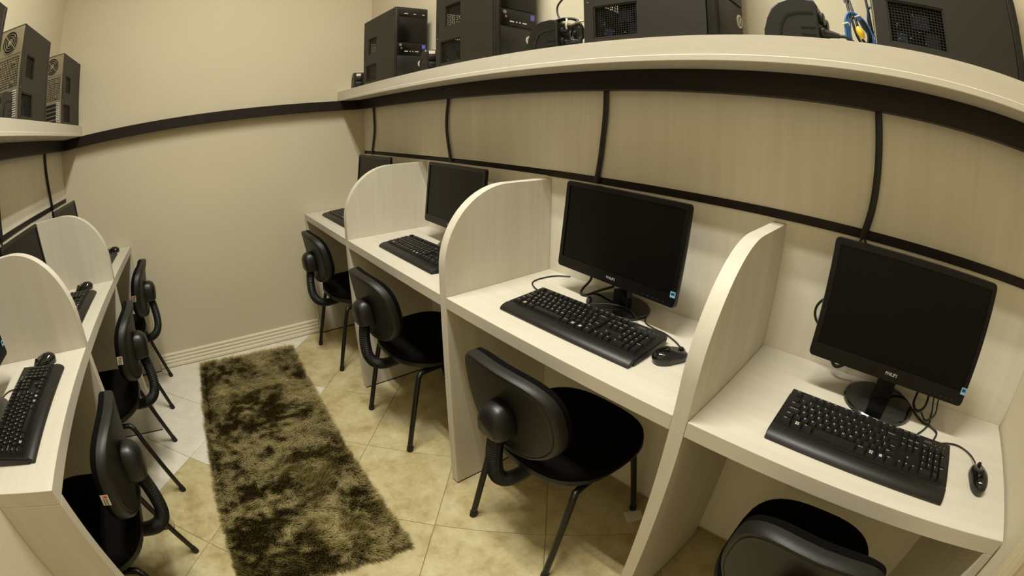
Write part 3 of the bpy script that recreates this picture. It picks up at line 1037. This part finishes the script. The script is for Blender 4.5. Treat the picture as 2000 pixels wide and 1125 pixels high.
# ================================================================== CHAIRS
def make_chair(label, sticker):
    t = thing('office_chair', label, 'chair', (0, 0, 0), 0, 'black four-legged office chairs pushed in at the desks')
    # seat outline (local +x is the front)
    def seat_ring(s, z, dome=0.0):
        out = []
        for k in range(40):
            q = 2 * PI * k / 40
            e = 0.72
            x = 0.196 * sgnpow(math.cos(q), e) * s
            y = 0.200 * sgnpow(math.sin(q), e) * s
            y *= 1.0 + 0.06 * (x / 0.196)
            out.append((0.018 + x, y, z + 0.012 * max(0, -x / 0.196) ** 2 * (1 if z > 0.37 else 0.3) - 0.010 * max(0, x / 0.196 - 0.45)))
        return out
    bm = B(); loft(bm, [seat_ring(0.93, 0.368), seat_ring(0.985, 0.374), seat_ring(1.0, 0.386), seat_ring(0.985, 0.401), seat_ring(0.93, 0.410), seat_ring(0.7, 0.415), seat_ring(0.3, 0.414)])
    obj('seat', bm, FABRIC, t, 60)
    bm = B(); loft(bm, [seat_ring(0.62, 0.338), seat_ring(0.86, 0.345), seat_ring(0.985, 0.360), seat_ring(1.008, 0.367), seat_ring(1.0, 0.3745), seat_ring(0.95, 0.375)])
    obj('seat_shell', bm, BLK_SHELL, t, 50)
    # backrest
    zc = 0.598
    tl = math.radians(9)
    def back_ring(s, x, sz=None):
        out = []
        for k in range(44):
            q = 2 * PI * k / 44
            c, sn = math.cos(q), math.sin(q)
            ex = 0.62 if sn > 0 else 0.88
            y = 0.170 * sgnpow(c, ex) * s
            z = (0.120 if sn > 0 else 0.142) * sgnpow(sn, ex) * (sz or s)
            y *= 1.0 - 0.05 * (z / 0.12)
            xx = x + 1.1 * y * y - 0.35 * max(0, z - 0.02) ** 2 * 0
            out.append((-0.238 + xx * math.cos(tl) - z * math.sin(tl), y, zc + z * math.cos(tl) + xx * math.sin(tl) * 0.3))
        return out
    bm = B(); loft(bm, [back_ring(0.86, -0.0105), back_ring(0.905, -0.0105), back_ring(0.915, -0.0085), back_ring(0.93, -0.0105), back_ring(0.965, -0.0095), back_ring(0.99, -0.004), back_ring(1.0, 0.006), back_ring(1.0, 0.017), back_ring(0.98, 0.020)])
    obj('backrest_shell', bm, BLK_SHELL, t, 35)
    bm = B(); loft(bm, [back_ring(0.965, 0.016), back_ring(0.995, 0.0205), back_ring(0.995, 0.032), back_ring(0.94, 0.040), back_ring(0.6, 0.043), back_ring(0.2, 0.043)])
    obj('backrest_cushion', bm, FABRIC, t, 60)
    if sticker:
        # small maker's label on the rim of the backrest
        n = 4
        bm = B()
        rows = []
        for z in (0.010, -0.020):
            sn_ = (abs(z) / (0.120 if z > 0 else 0.142)) ** (1 / (0.62 if z > 0 else 0.88))
            y0 = 0.170 * (1 - sn_ * sn_) ** (0.5 * (0.62 if z > 0 else 0.88)) * (1 - 0.05 * z / 0.12) + 0.0012
            rows.append([(-0.238 + (dx + 1.1 * y0 * y0) * math.cos(tl) - z * math.sin(tl), y0, zc + z * math.cos(tl) + (dx + 1.1 * y0 * y0) * math.sin(tl) * 0.3) for dx in (0.031, 0.007)])
        V = [[bm.verts.new(p) for p in r] for r in rows]
        bm.faces.new((V[0][0], V[0][1], V[1][1], V[1][0]))
        bmesh.ops.solidify(bm, geom=bm.faces[:], thickness=0.0012)
        st = obj('maker_sticker', bm, LABEL_W, t, label='small white sticker')
        P = [Vector(p) for p in (rows[0][0], rows[0][1], rows[1][1], rows[1][0])]
        nr = (P[1] - P[0]).cross(P[3] - P[0]).normalized()
        if nr.y < 0:
            nr = -nr
        def onp(u, v):
            return P[0] * (1 - u) * (1 - v) + P[1] * u * (1 - v) + P[2] * u * v + P[3] * (1 - u) * v + nr * 0.0016
        def strip(lst, mat, name):
            b = B()
            for u0, u1, v0, v1 in lst:
                b.faces.new([b.verts.new(onp(u, v)) for u, v in ((u0, v0), (u1, v0), (u1, v1), (u0, v1))])
            flat_obj(name, b, mat, st)
        strip([(0.35, 0.85, 0.10, 0.26)], RED_PRINT, 'red_mark')
        strip([(0.25, 0.42, 0.36 + 0.1 * k, 0.43 + 0.1 * k) for k in range(6)] + [(0.55, 0.75, 0.36 + 0.1 * k, 0.42 + 0.1 * k) for k in range(6)], OLIVE_PRINT, 'grey_mark')
    # moulded bracket on the back
    bm = B()
    def hump(x, wy, z0, z1, rnd):
        pts = []
        for k in range(20):
            q = 2 * PI * k / 20
            c, sn = math.cos(q), math.sin(q)
            wz = (z1 - z0) / 2
            y = wy * sgnpow(c, 0.55) * (1.0 - 0.2 * sn)
            pts.append((x - (sn * wz) * 0.12, y, (z0 + z1) / 2 + wz * sgnpow(sn, 0.75)))
        return pts
    loft(bm, [hump(-0.232, 0.046, 0.518, 0.618, 0), hump(-0.256, 0.0455, 0.518, 0.617, 0), hump(-0.271, 0.043, 0.519, 0.609, 0), hump(-0.280, 0.039, 0.521, 0.598, 0), hump(-0.2855, 0.030, 0.527, 0.583, 0)])
    obj('backrest_bracket', bm, BLK_SAT, t, 50)
    # bellows sleeve: ribbed tube from the bracket round to under the seat
    bm = B()
    path = smooth_path([(-0.250, 0, 0.530), (-0.258, 0, 0.48), (-0.260, 0, 0.43), (-0.254, 0, 0.385), (-0.234, 0, 0.350), (-0.200, 0, 0.330), (-0.160, 0, 0.326), (-0.115, 0, 0.330)], 13)
    tube(bm, path, 0.0225, 12, 0, rfun=lambda u, i: 1.0 if i % 2 else 0.86)
    obj('bellows_sleeve', bm, RUBBER, t, 20)
    # legs: bent tubes, feet splayed outwards
    for sx in (-1, 1):
        for sy in (-1, 1):
            bm = B()
            fx, fy = sx * 0.213, sy * 0.176
            tube(bm, [(fx, fy, 0.006), (fx - sx * 0.04, fy - sy * 0.004, 0.165), (fx - sx * 0.076, fy - sy * 0.008, 0.305),
                      (fx - sx * 0.088, fy - sy * 0.011, 0.330), (fx - sx * 0.110, fy - sy * 0.016, 0.337), (0.0, sy * 0.155, 0.338)], 0.0105, 10, 5)
            lg = obj('leg', bm, BLK_METAL, t, 50)
            bm = B(); tube(bm, [(fx + sx * 0.0005, fy, 0.0), (fx - sx * 0.005, fy, 0.022)], 0.0128, 10, 0); obj('foot_cap', bm, RUBBER, lg, 50)
    bm = B()
    tube(bm, [(0, -0.156, 0.337), (0, 0.156, 0.337)], 0.0095, 8, 0)
    box(bm, -0.13, 0.09, -0.03, 0.03, 0.331, 0.341)
    obj('under_frame', bm, BLK_METAL, t)
    return t
CXR, CXL = 0.790, -0.606
ch = make_chair('black chair at the second right-hand bay, the nearest chair shown whole', False)
ch.location = (CXR - 0.002, 0.673, 0)
ch.rotation_euler = (0, 0, math.radians(0))
dup(ch, (CXR - 0.030, -0.108, 0), math.radians(-1), 'black chair at the nearest right-hand bay, cut off by the bottom edge')
dup(ch, (CXR - 0.004, 1.460, 0), math.radians(1), 'black chair at the third right-hand bay, in front of a divider foot')
dup(ch, (CXR, 2.216, 0), math.radians(1), 'black chair at the farthest right-hand bay beside the far wall')
cl = make_chair('black chair with white sticker at the nearest left-hand bay', True)
cl.location = (CXL, 0.942, 0)
cl.rotation_euler = (0, 0, PI)
dup(cl, (CXL, 1.630, 0), PI + math.radians(1), 'black chair with white sticker at the middle bay of the left desk')
dup(cl, (CXL, 2.276, 0), PI, 'black chair with white sticker at the farthest bay of the left desk')

# ================================================================== RUG
RC = [(-0.262, 0.880), (0.325, 0.842), (0.395, 2.440), (-0.185, 2.482)]    # near-left, near-right, far-right, far-left
def rug_pt(u, v):
    a = Vector(RC[0]) * (1 - u) + Vector(RC[1]) * u
    b = Vector(RC[3]) * (1 - u) + Vector(RC[2]) * u
    return a * (1 - v) + b * v
rug = thing('shag_rug', 'long olive and tan shaggy rug lying on the tiles between the desks', 'rug', (0.06, 1.66, 0))
bm = B(); prism(bm, [(0.03 + (x - 0.07) * 0.95 - 0.02, (y - 1.66) * 0.975) for x, y in RC], 0.0005, 0.006, 'z'); obj('backing', bm, plain('rug_backing', (70, 62, 36), 0.95), rug)
k = NT('olive_pile')
at = k.n('ShaderNodeAttribute'); at.attribute_name = 'pile'
sp = k.n('ShaderNodeSeparateColor')
k.l(at.outputs['Color'], sp.inputs[0])
rmp = k.n('ShaderNodeValToRGB')
e = rmp.color_ramp.elements
e[0].position, e[0].color = 0.0, lin((54, 46, 16))
e[1].position, e[1].color = 1.0, lin((226, 211, 160))
m_ = e.new(0.5); m_.color = lin((142, 127, 74))
k.l(sp.outputs[0], rmp.inputs['Fac'])
k.l(rmp.outputs['Color'], k.b.inputs['Base Color'])
k.b.inputs['Roughness'].default_value = 0.5
k.b.inputs['Specular IOR Level'].default_value = 0.35
PILE = k.m
N = 150000
uu, vv = rng.random(N), rng.random(N)
vs = np.zeros((N * 6, 3)); cs = np.zeros((N * 6, 4)); cs[:, 3] = 1
A = [np.array(c) for c in RC]
base = ((A[0][None] * (1 - uu)[:, None] + A[1][None] * uu[:, None]) * (1 - vv)[:, None] + (A[3][None] * (1 - uu)[:, None] + A[2][None] * uu[:, None]) * vv[:, None])
lay = np.zeros((N, 2)); sheen_tone = np.zeros(N); flat = np.zeros(N)
for q in range(N):
    x, y = base[q]
    n1 = mnoise.noise(Vector((x * 4.8, y * 4.8, 0.3)))
    n2 = mnoise.noise(Vector((x * 12.0, y * 14.0, 4.2)))
    n3 = mnoise.noise(Vector((x * 30, y * 34, 9.1)))
    far = (y - 1.66) / 0.8
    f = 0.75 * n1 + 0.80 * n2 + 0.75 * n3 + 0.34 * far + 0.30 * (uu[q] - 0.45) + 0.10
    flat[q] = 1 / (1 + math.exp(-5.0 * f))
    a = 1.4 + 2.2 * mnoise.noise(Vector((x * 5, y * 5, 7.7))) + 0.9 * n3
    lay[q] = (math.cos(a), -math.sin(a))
    sheen_tone[q] = flat[q]  # sheen of the lying pile is painted into the strand colour
    # strands along the rim hang outwards
    ed = np.array([max(0, 1 - uu[q] * 0.585 / 0.03) * -1 + max(0, 1 - (1 - uu[q]) * 0.585 / 0.03), max(0, 1 - vv[q] * 1.6 / 0.03) * -1 + max(0, 1 - (1 - vv[q]) * 1.6 / 0.03)])
    lay[q] += ed * 2.2
ln = 0.028 + 0.009 * rng.random(N)
lay += rng.normal(0, 0.25, (N, 2))
dirn = lay / np.maximum(np.linalg.norm(lay, axis=1), 1e-6)[:, None]
mag = np.clip(0.30 + 0.60 * flat + rng.normal(0, 0.10, N), 0.08, 0.95)
zup = np.sqrt(1 - mag ** 2)
wd = 0.0013 + 0.0010 * rng.random(N)
side = np.stack([-dirn[:, 1], dirn[:, 0]], 1)
ang = rng.normal(0, 0.5, N)
side = np.stack([side[:, 0] * np.cos(ang) - side[:, 1] * np.sin(ang), side[:, 0] * np.sin(ang) + side[:, 1] * np.cos(ang)], 1)
for lv, (f, wf, col) in enumerate(((0.0, 1.0, 0.0), (0.55, 0.9, 0.45), (1.0, 0.3, 1.0))):
    bend = f ** 1.35
    px = base[:, 0] - 0.06 + dirn[:, 0] * mag * ln * bend
    py = base[:, 1] - 1.66 + dirn[:, 1] * mag * ln * bend
    pz = 0.006 + ln * f * (zup * (1 - 0.25 * f) + 0.10) * 0.85
    for sgn in (0, 1):
        s_ = (sgn - 0.5) * wd * wf
        i = np.arange(N) * 6 + lv * 2 + sgn
        vs[i, 0] = px + side[:, 0] * s_
        vs[i, 1] = py + side[:, 1] * s_
        vs[i, 2] = pz
        cs[i, 0] = np.clip((0.12 + 0.88 * col) * (0.46 + 0.50 * sheen_tone) * (0.88 + 0.24 * rng.random(N)), 0, 1)
fi = np.arange(N)[:, None] * 6
faces = np.concatenate([fi + np.array([[0, 1, 3, 2]]), fi + np.array([[2, 3, 5, 4]])], 0)
me = bpy.data.meshes.new('pile')
me.vertices.add(N * 6); me.vertices.foreach_set('co', vs.ravel())
me.loops.add(faces.size); me.loops.foreach_set('vertex_index', faces.ravel().astype(np.int32))
me.polygons.add(len(faces)); me.polygons.foreach_set('loop_start', (np.arange(len(faces)) * 4).astype(np.int32))
me.update(calc_edges=True)
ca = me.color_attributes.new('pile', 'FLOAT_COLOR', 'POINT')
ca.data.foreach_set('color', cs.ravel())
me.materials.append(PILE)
me.shade_smooth()
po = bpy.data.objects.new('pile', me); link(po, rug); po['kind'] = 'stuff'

# ================================================================== CABLE SLEEVES ON THE BOARDS
def sleeve(x, ys, label, s, zend=1.062):
    bm = B()
    zs = [1.3305, 1.265, 1.20, 1.13, zend]
    xo = x - s * 0.009
    tube(bm, [(xo, y, z) for y, z in zip(ys, zs)], 0.0095, 10, 6, flat=0.5 if s > 0 else 0.8, flat_dir=(1, 0, 0))
    o = obj('cable_sleeve', bm, CABLE_BLK, None, 40)
    return tag(o, label, 'cable', 'black cable sleeves hanging over the wall boards')
sl1 = sleeve(XB, (0.038, 0.035, 0.034, 0.038, 0.051), 'black cable sleeve above the nearest right-hand monitor', 1)
sleeve(XB, (0.793, 0.795, 0.802, 0.811, 0.824), 'black cable sleeve above the second right-hand monitor', 1)
sleeve(XB, (1.605, 1.618, 1.620, 1.606, 1.588), 'black cable sleeve above the third right-hand monitor', 1)
sleeve(XB, (2.396, 2.388, 2.387, 2.408, 2.436), 'black cable sleeve nearest the far wall on the right', 1)
sll = sleeve(XLB, (2.210, 2.213, 2.228, 2.248, 2.266), 'black cable sleeve on the left boards nearest the far wall', -1)
slm = sleeve(XLB, (1.560, 1.556, 1.548, 1.540, 1.533), 'black cable sleeve on the left boards above the middle monitor', -1)

def cable(pts, r, label, mat=None, group=None, sm=8, of=None):
    """a cable given in room coordinates; of = the thing it is plugged into or moulded to, whose part it is"""
    bm = B(); tube(bm, pts, r, 7, sm)
    if of is not None:
        M = Matrix.Translation(of.location) @ of.rotation_euler.to_matrix().to_4x4()
        bmesh.ops.transform(bm, matrix=M.inverted(), verts=bm.verts[:])
        return obj('cable', bm, mat or CABLE_BLK, of, 60)
    o = obj('cable', bm, mat or CABLE_BLK, None, 60)
    return tag(o, label, 'cable', group)
zc_ = ZT + 0.003
# thin wires that leave the nearest sleeve and drop behind the monitor
cable([(1.024, 0.049, 1.066), (1.022, 0.062, 1.045), (1.018, 0.068, 1.02), (1.012, 0.060, 0.93), (1.014, 0.05, 0.80)], 0.0028, None, of=sl1)
cable([(1.024, 0.049, 1.066), (1.022, 0.036, 1.045), (1.018, 0.030, 1.02), (1.012, 0.030, 0.93), (1.014, 0.03, 0.80)], 0.0028, None, of=sl1)
cable([(0.990, 0.06, 0.95), (1.000, 0.112, 0.917), (1.003, 0.130, 0.888), (1.000, 0.118, 0.860), (0.985, 0.07, 0.845)], 0.0035, None, of=mon)
cable([(0.985, 0.072, 0.835), (0.990, 0.060, 0.800), (0.985, 0.042, 0.781), (0.985, 0.022, 0.788), (0.985, 0.005, 0.812)], 0.0045, None, of=mon)
cable([(0.985, -0.110, 0.815), (0.988, -0.130, zc_ + 0.022), (0.994, -0.152, zc_ + 0.012), (0.981, -0.180, zc_ + 0.006), (0.951, -0.203, zc_ + 0.003), (0.926, -0.233, zc_), (0.918, -0.258, zc_), (0.900, -0.280, zc_), (0.871, -0.273, zc_), (0.842, -0.268, zc_ + 0.002)], 0.0026, None, of=mon)
cable([(0.985, -0.206, 0.83), (0.985, -0.200, 0.785), (0.984, -0.200, 0.762), (0.975, -0.205, zc_ + 0.002), (0.962, -0.213, zc_ + 0.002), (0.975, -0.230, zc_ + 0.002), (0.985, -0.237, 0.765), (0.985, -0.234, 0.79), (0.985, -0.225, 0.83)], 0.0036, None, of=mon)
cable([(0.988, -0.250, 0.83), (0.985, -0.252, 0.785), (0.980, -0.262, zc_ + 0.003), (0.950, -0.258, zc_), (0.928, -0.256, zc_), (0.892, -0.238, zc_), (0.868, -0.222, zc_), (0.842, -0.215, zc_ + 0.003)], 0.0022, None, of=kb)
cable([(0.988, -0.268, 0.83), (0.985, -0.267, 0.785), (0.978, -0.274, zc_ + 0.003), (0.945, -0.258, zc_ + 0.004), (0.928, -0.240, zc_ + 0.004), (0.955, -0.228, zc_ + 0.004)], 0.0022, None, of=kb)
cable([(0.838, -0.283, zc_ + 0.002), (0.866, -0.297, zc_), (0.879, -0.341, zc_), (0.872, -0.374, zc_), (0.852, -0.396, zc_ + 0.002), (0.822, -0.404, zc_ + 0.008)], 0.0018, None, of=ms)
cable([(1.020, 0.905, zc_ + 0.002), (0.993, 0.944, zc_), (0.938, 0.958, zc_), (0.895, 0.948, zc_), (0.868, 0.907, zc_), (0.858, 0.870, zc_ + 0.004)], 0.0022, None, of=kbb)
cable([(0.975, 0.800, 0.825), (0.978, 0.785, 0.793), (0.955, 0.797, zc_ + 0.008), (0.936, 0.785, zc_ + 0.003), (0.940, 0.766, zc_ + 0.003), (0.968, 0.750, zc_ + 0.012), (0.982, 0.715, zc_ + 0.030), (0.990, 0.680, zc_ + 0.048)], 0.0038, None, of=mon2)
cable([(0.872, 0.705, zc_ + 0.012), (0.888, 0.688, zc_ + 0.014), (0.906, 0.667, zc_ + 0.016), (0.922, 0.637, zc_ + 0.015), (0.924, 0.600, zc_ + 0.013), (0.898, 0.560, zc_ + 0.010)], 0.0018, None, of=mon2)
cable([(0.985, 0.575, zc_ + 0.004), (0.956, 0.566, zc_), (0.916, 0.544, zc_), (0.902, 0.506, zc_), (0.898, 0.473, zc_), (0.880, 0.431, zc_), (0.860, 0.405, zc_ + 0.002), (0.838, 0.383, zc_ + 0.008)], 0.0018, None, of=ms2)
cable([(-0.692, 1.055, zc_), (-0.720, 1.060, zc_), (-0.742, 1.045, zc_), (-0.748, 1.015, zc_), (-0.728, 0.985, zc_), (-0.700, 0.985, zc_ + 0.003)], 0.0018, None, of=kbl)
cable([(-0.655, 1.167, zc_ + 0.006), (-0.668, 1.160, zc_), (-0.674, 1.146, zc_)], 0.0016, None, of=msl)
cable([(-0.850, 1.535, 1.058), (-0.846, 1.530, 1.035), (-0.840, 1.535, 0.98), (-0.842, 1.54, 0.85)], 0.004, None, of=slm)
cable([(-0.850, 2.266, 1.062), (-0.846, 2.262, 1.035), (-0.842, 2.262, 0.98), (-0.842, 2.26, 0.85)], 0.0035, None, of=sll)

# ================================================================== CABLES ON THE RIGHT SHELF
def coil(c, ry, rz, turns, r, dy=0.0, tilt=0.0, seed=0):
    rr = random.Random(seed)
    pts = []
    for k in range(int(turns * 12) + 1):
        q = 2 * PI * k / 12
        j = 1 + rr.uniform(-0.10, 0.10)
        pts.append((c[0] + tilt * math.sin(q) * rz + 0.006 * rr.uniform(-1, 1), c[1] + ry * j * math.cos(q), c[2] + rz * j * math.sin(q)))
    return pts
t = thing('cable_coil', 'tied coil of black power cable lying over the power box on the right shelf', 'cable', (0.915, 0.860, ZS))
bm = B(); tube(bm, [(x - 0.915, y - 0.86, z - ZS) for x, y, z in coil((0.905, 0.842, ZS + 0.068), 0.048, 0.018, 4, 0.003, seed=3)], 0.0033, 7, 4); obj('coiled_cable', bm, CABLE_BLK, t, 60)
bm = B(); tube(bm, [(x - 0.915, y - 0.86, z - ZS) for x, y, z in coil((0.900, 0.792, ZS + 0.040), 0.020, 0.026, 3, 0.003, seed=5)], 0.0033, 7, 4); obj('coiled_cable', bm, CABLE_BLK, t, 60)
bm = B(); tube(bm, [(-0.022, -0.038, 0.082), (-0.024, -0.040, 0.072), (-0.024, -0.038, 0.060), (-0.020, -0.036, 0.054)], 0.0028, 6, 3); obj('cable_tie', bm, TIE, t, 60)
cable([(0.920, 0.862, ZS + 0.080), (0.925, 0.885, ZS + 0.11), (0.93, 0.888, ZS + 0.14), (0.94, 0.862, ZS + 0.17), (0.95, 0.82, ZS + 0.20), (0.96, 0.78, ZS + 0.235), (0.965, 0.768, ZS + 0.20)], 0.0030, 'black cable rising from the tied coil towards the top edge of the picture')
cable([(0.898, 0.840, ZS + 0.074), (0.890, 0.805, ZS + 0.062), (0.888, 0.775, ZS + 0.066), (0.90, 0.757, ZS + 0.07)], 0.0026, 'silvery grey cable crossing the tied coil', METAL)

t = thing('cable_bundle', 'bundle of blue network cable and black cords tied together on the right shelf', 'cable', (0.930, 0.085, ZS))
def sh(L):
    return [(x - 0.930, y - 0.085, z - ZS) for x, y, z in L]
def zrel(L):
    return sh([(x, y, ZS + z) for x, y, z in L])
for q, d in enumerate((0.0, 0.0045, 0.009)):
    bm = B()
    tube(bm, zrel([(0.918 + d, 0.095 - d, 0.003), (0.914 + d, 0.099 - d, 0.030), (0.916 + d, 0.097 - d, 0.058), (0.925 + d, 0.086, 0.074 - d), (0.935, 0.070, 0.072 - d), (0.940, 0.052 + d, 0.058 - d), (0.940, 0.040 + d, 0.034), (0.940, 0.026 + d, 0.006)]), 0.0026, 7, 6)
    obj('blue_cable', bm, CABLE_BLUE, t, 60)
for q, pts in enumerate(([(0.945, 0.094, 0.115), (0.935, 0.090, 0.085), (0.925, 0.083, 0.055), (0.922, 0.075, 0.025), (0.925, 0.062, 0.006), (0.930, 0.052, 0.014), (0.930, 0.050, 0.035), (0.93, 0.064, 0.06)],
                         [(0.950, 0.089, 0.115), (0.938, 0.082, 0.085), (0.928, 0.074, 0.055), (0.925, 0.068, 0.028), (0.928, 0.056, 0.012), (0.936, 0.046, 0.020), (0.938, 0.048, 0.042), (0.935, 0.06, 0.062)],
                         [(0.955, 0.047, 0.115), (0.950, 0.044, 0.085), (0.950, 0.042, 0.06), (0.952, 0.038, 0.03), (0.955, 0.037, 0.003)])):
    bm = B(); tube(bm, zrel(pts), 0.0033, 7, 6); obj('black_cable', bm, CABLE_BLK, t, 60)
bm = B(); tube(bm, zrel([(0.975, 0.046, 0.062), (0.965, 0.049, 0.075), (0.962, 0.044, 0.095), (0.968, 0.032, 0.108), (0.98, 0.018, 0.112)]), 0.0022, 7, 6); obj('thin_blue_cable', bm, CABLE_BLUE, t, 60)
bm = B(); tube(bm, zrel([(0.918, 0.073, 0.042), (0.918, 0.066, 0.030), (0.920, 0.062, 0.020)]), 0.0085, 10, 4, rfun=lambda u, i: 0.6 + 0.4 * math.sin(PI * min(1, u * 1.1))); obj('yellow_plug', bm, YELLOW, t, 60)
for (c, rr_) in (((0.917, 0.097, 0.046), 0.0085), ((0.934, 0.070, 0.068), 0.009), ((0.921, 0.090, 0.006), 0.007)):
    bm = B(); tube(bm, zrel([(c[0] + rr_ * math.cos(2 * PI * k / 10), c[1] + rr_ * math.sin(2 * PI * k / 10) * 0.9, c[2] + 0.002 * math.sin(4 * PI * k / 10)) for k in range(11)]), 0.0016, 6, 0); obj('cable_tie', bm, TIE, t)
bm = B(); tube(bm, zrel([(0.947, 0.0925, 0.104), (0.951, 0.0935, 0.118)]), 0.009, 10, 0); obj('wall_gland', bm, TIE, t, 40)
cable([(XS - 0.026, 0.214 - 0.098, ZS + 0.019), (XS - 0.028, 0.100, ZS + 0.018), (0.918, 0.084, ZS + 0.010), (0.93, 0.07, ZS + 0.004)], 0.0036, None, of=sb)
cable([(XS - 0.026, 0.905 - 0.098, ZS + 0.019), (XS - 0.030, 0.800, ZS + 0.014), (0.912, 0.785, ZS + 0.005), (0.93, 0.772, ZS + 0.004)], 0.0036, None, of=sb2)

# ================================================================== PAPER SCRAP
bm = B()
prism(bm, [(0.963, 0.510), (1.014, 0.472), (0.985, 0.438), (0.933, 0.467)], 0.0004, 0.0012, 'z')
tag(obj('paper_scrap', bm, PAPER), 'small white scrap of paper on the floor by a front chair leg', 'paper')
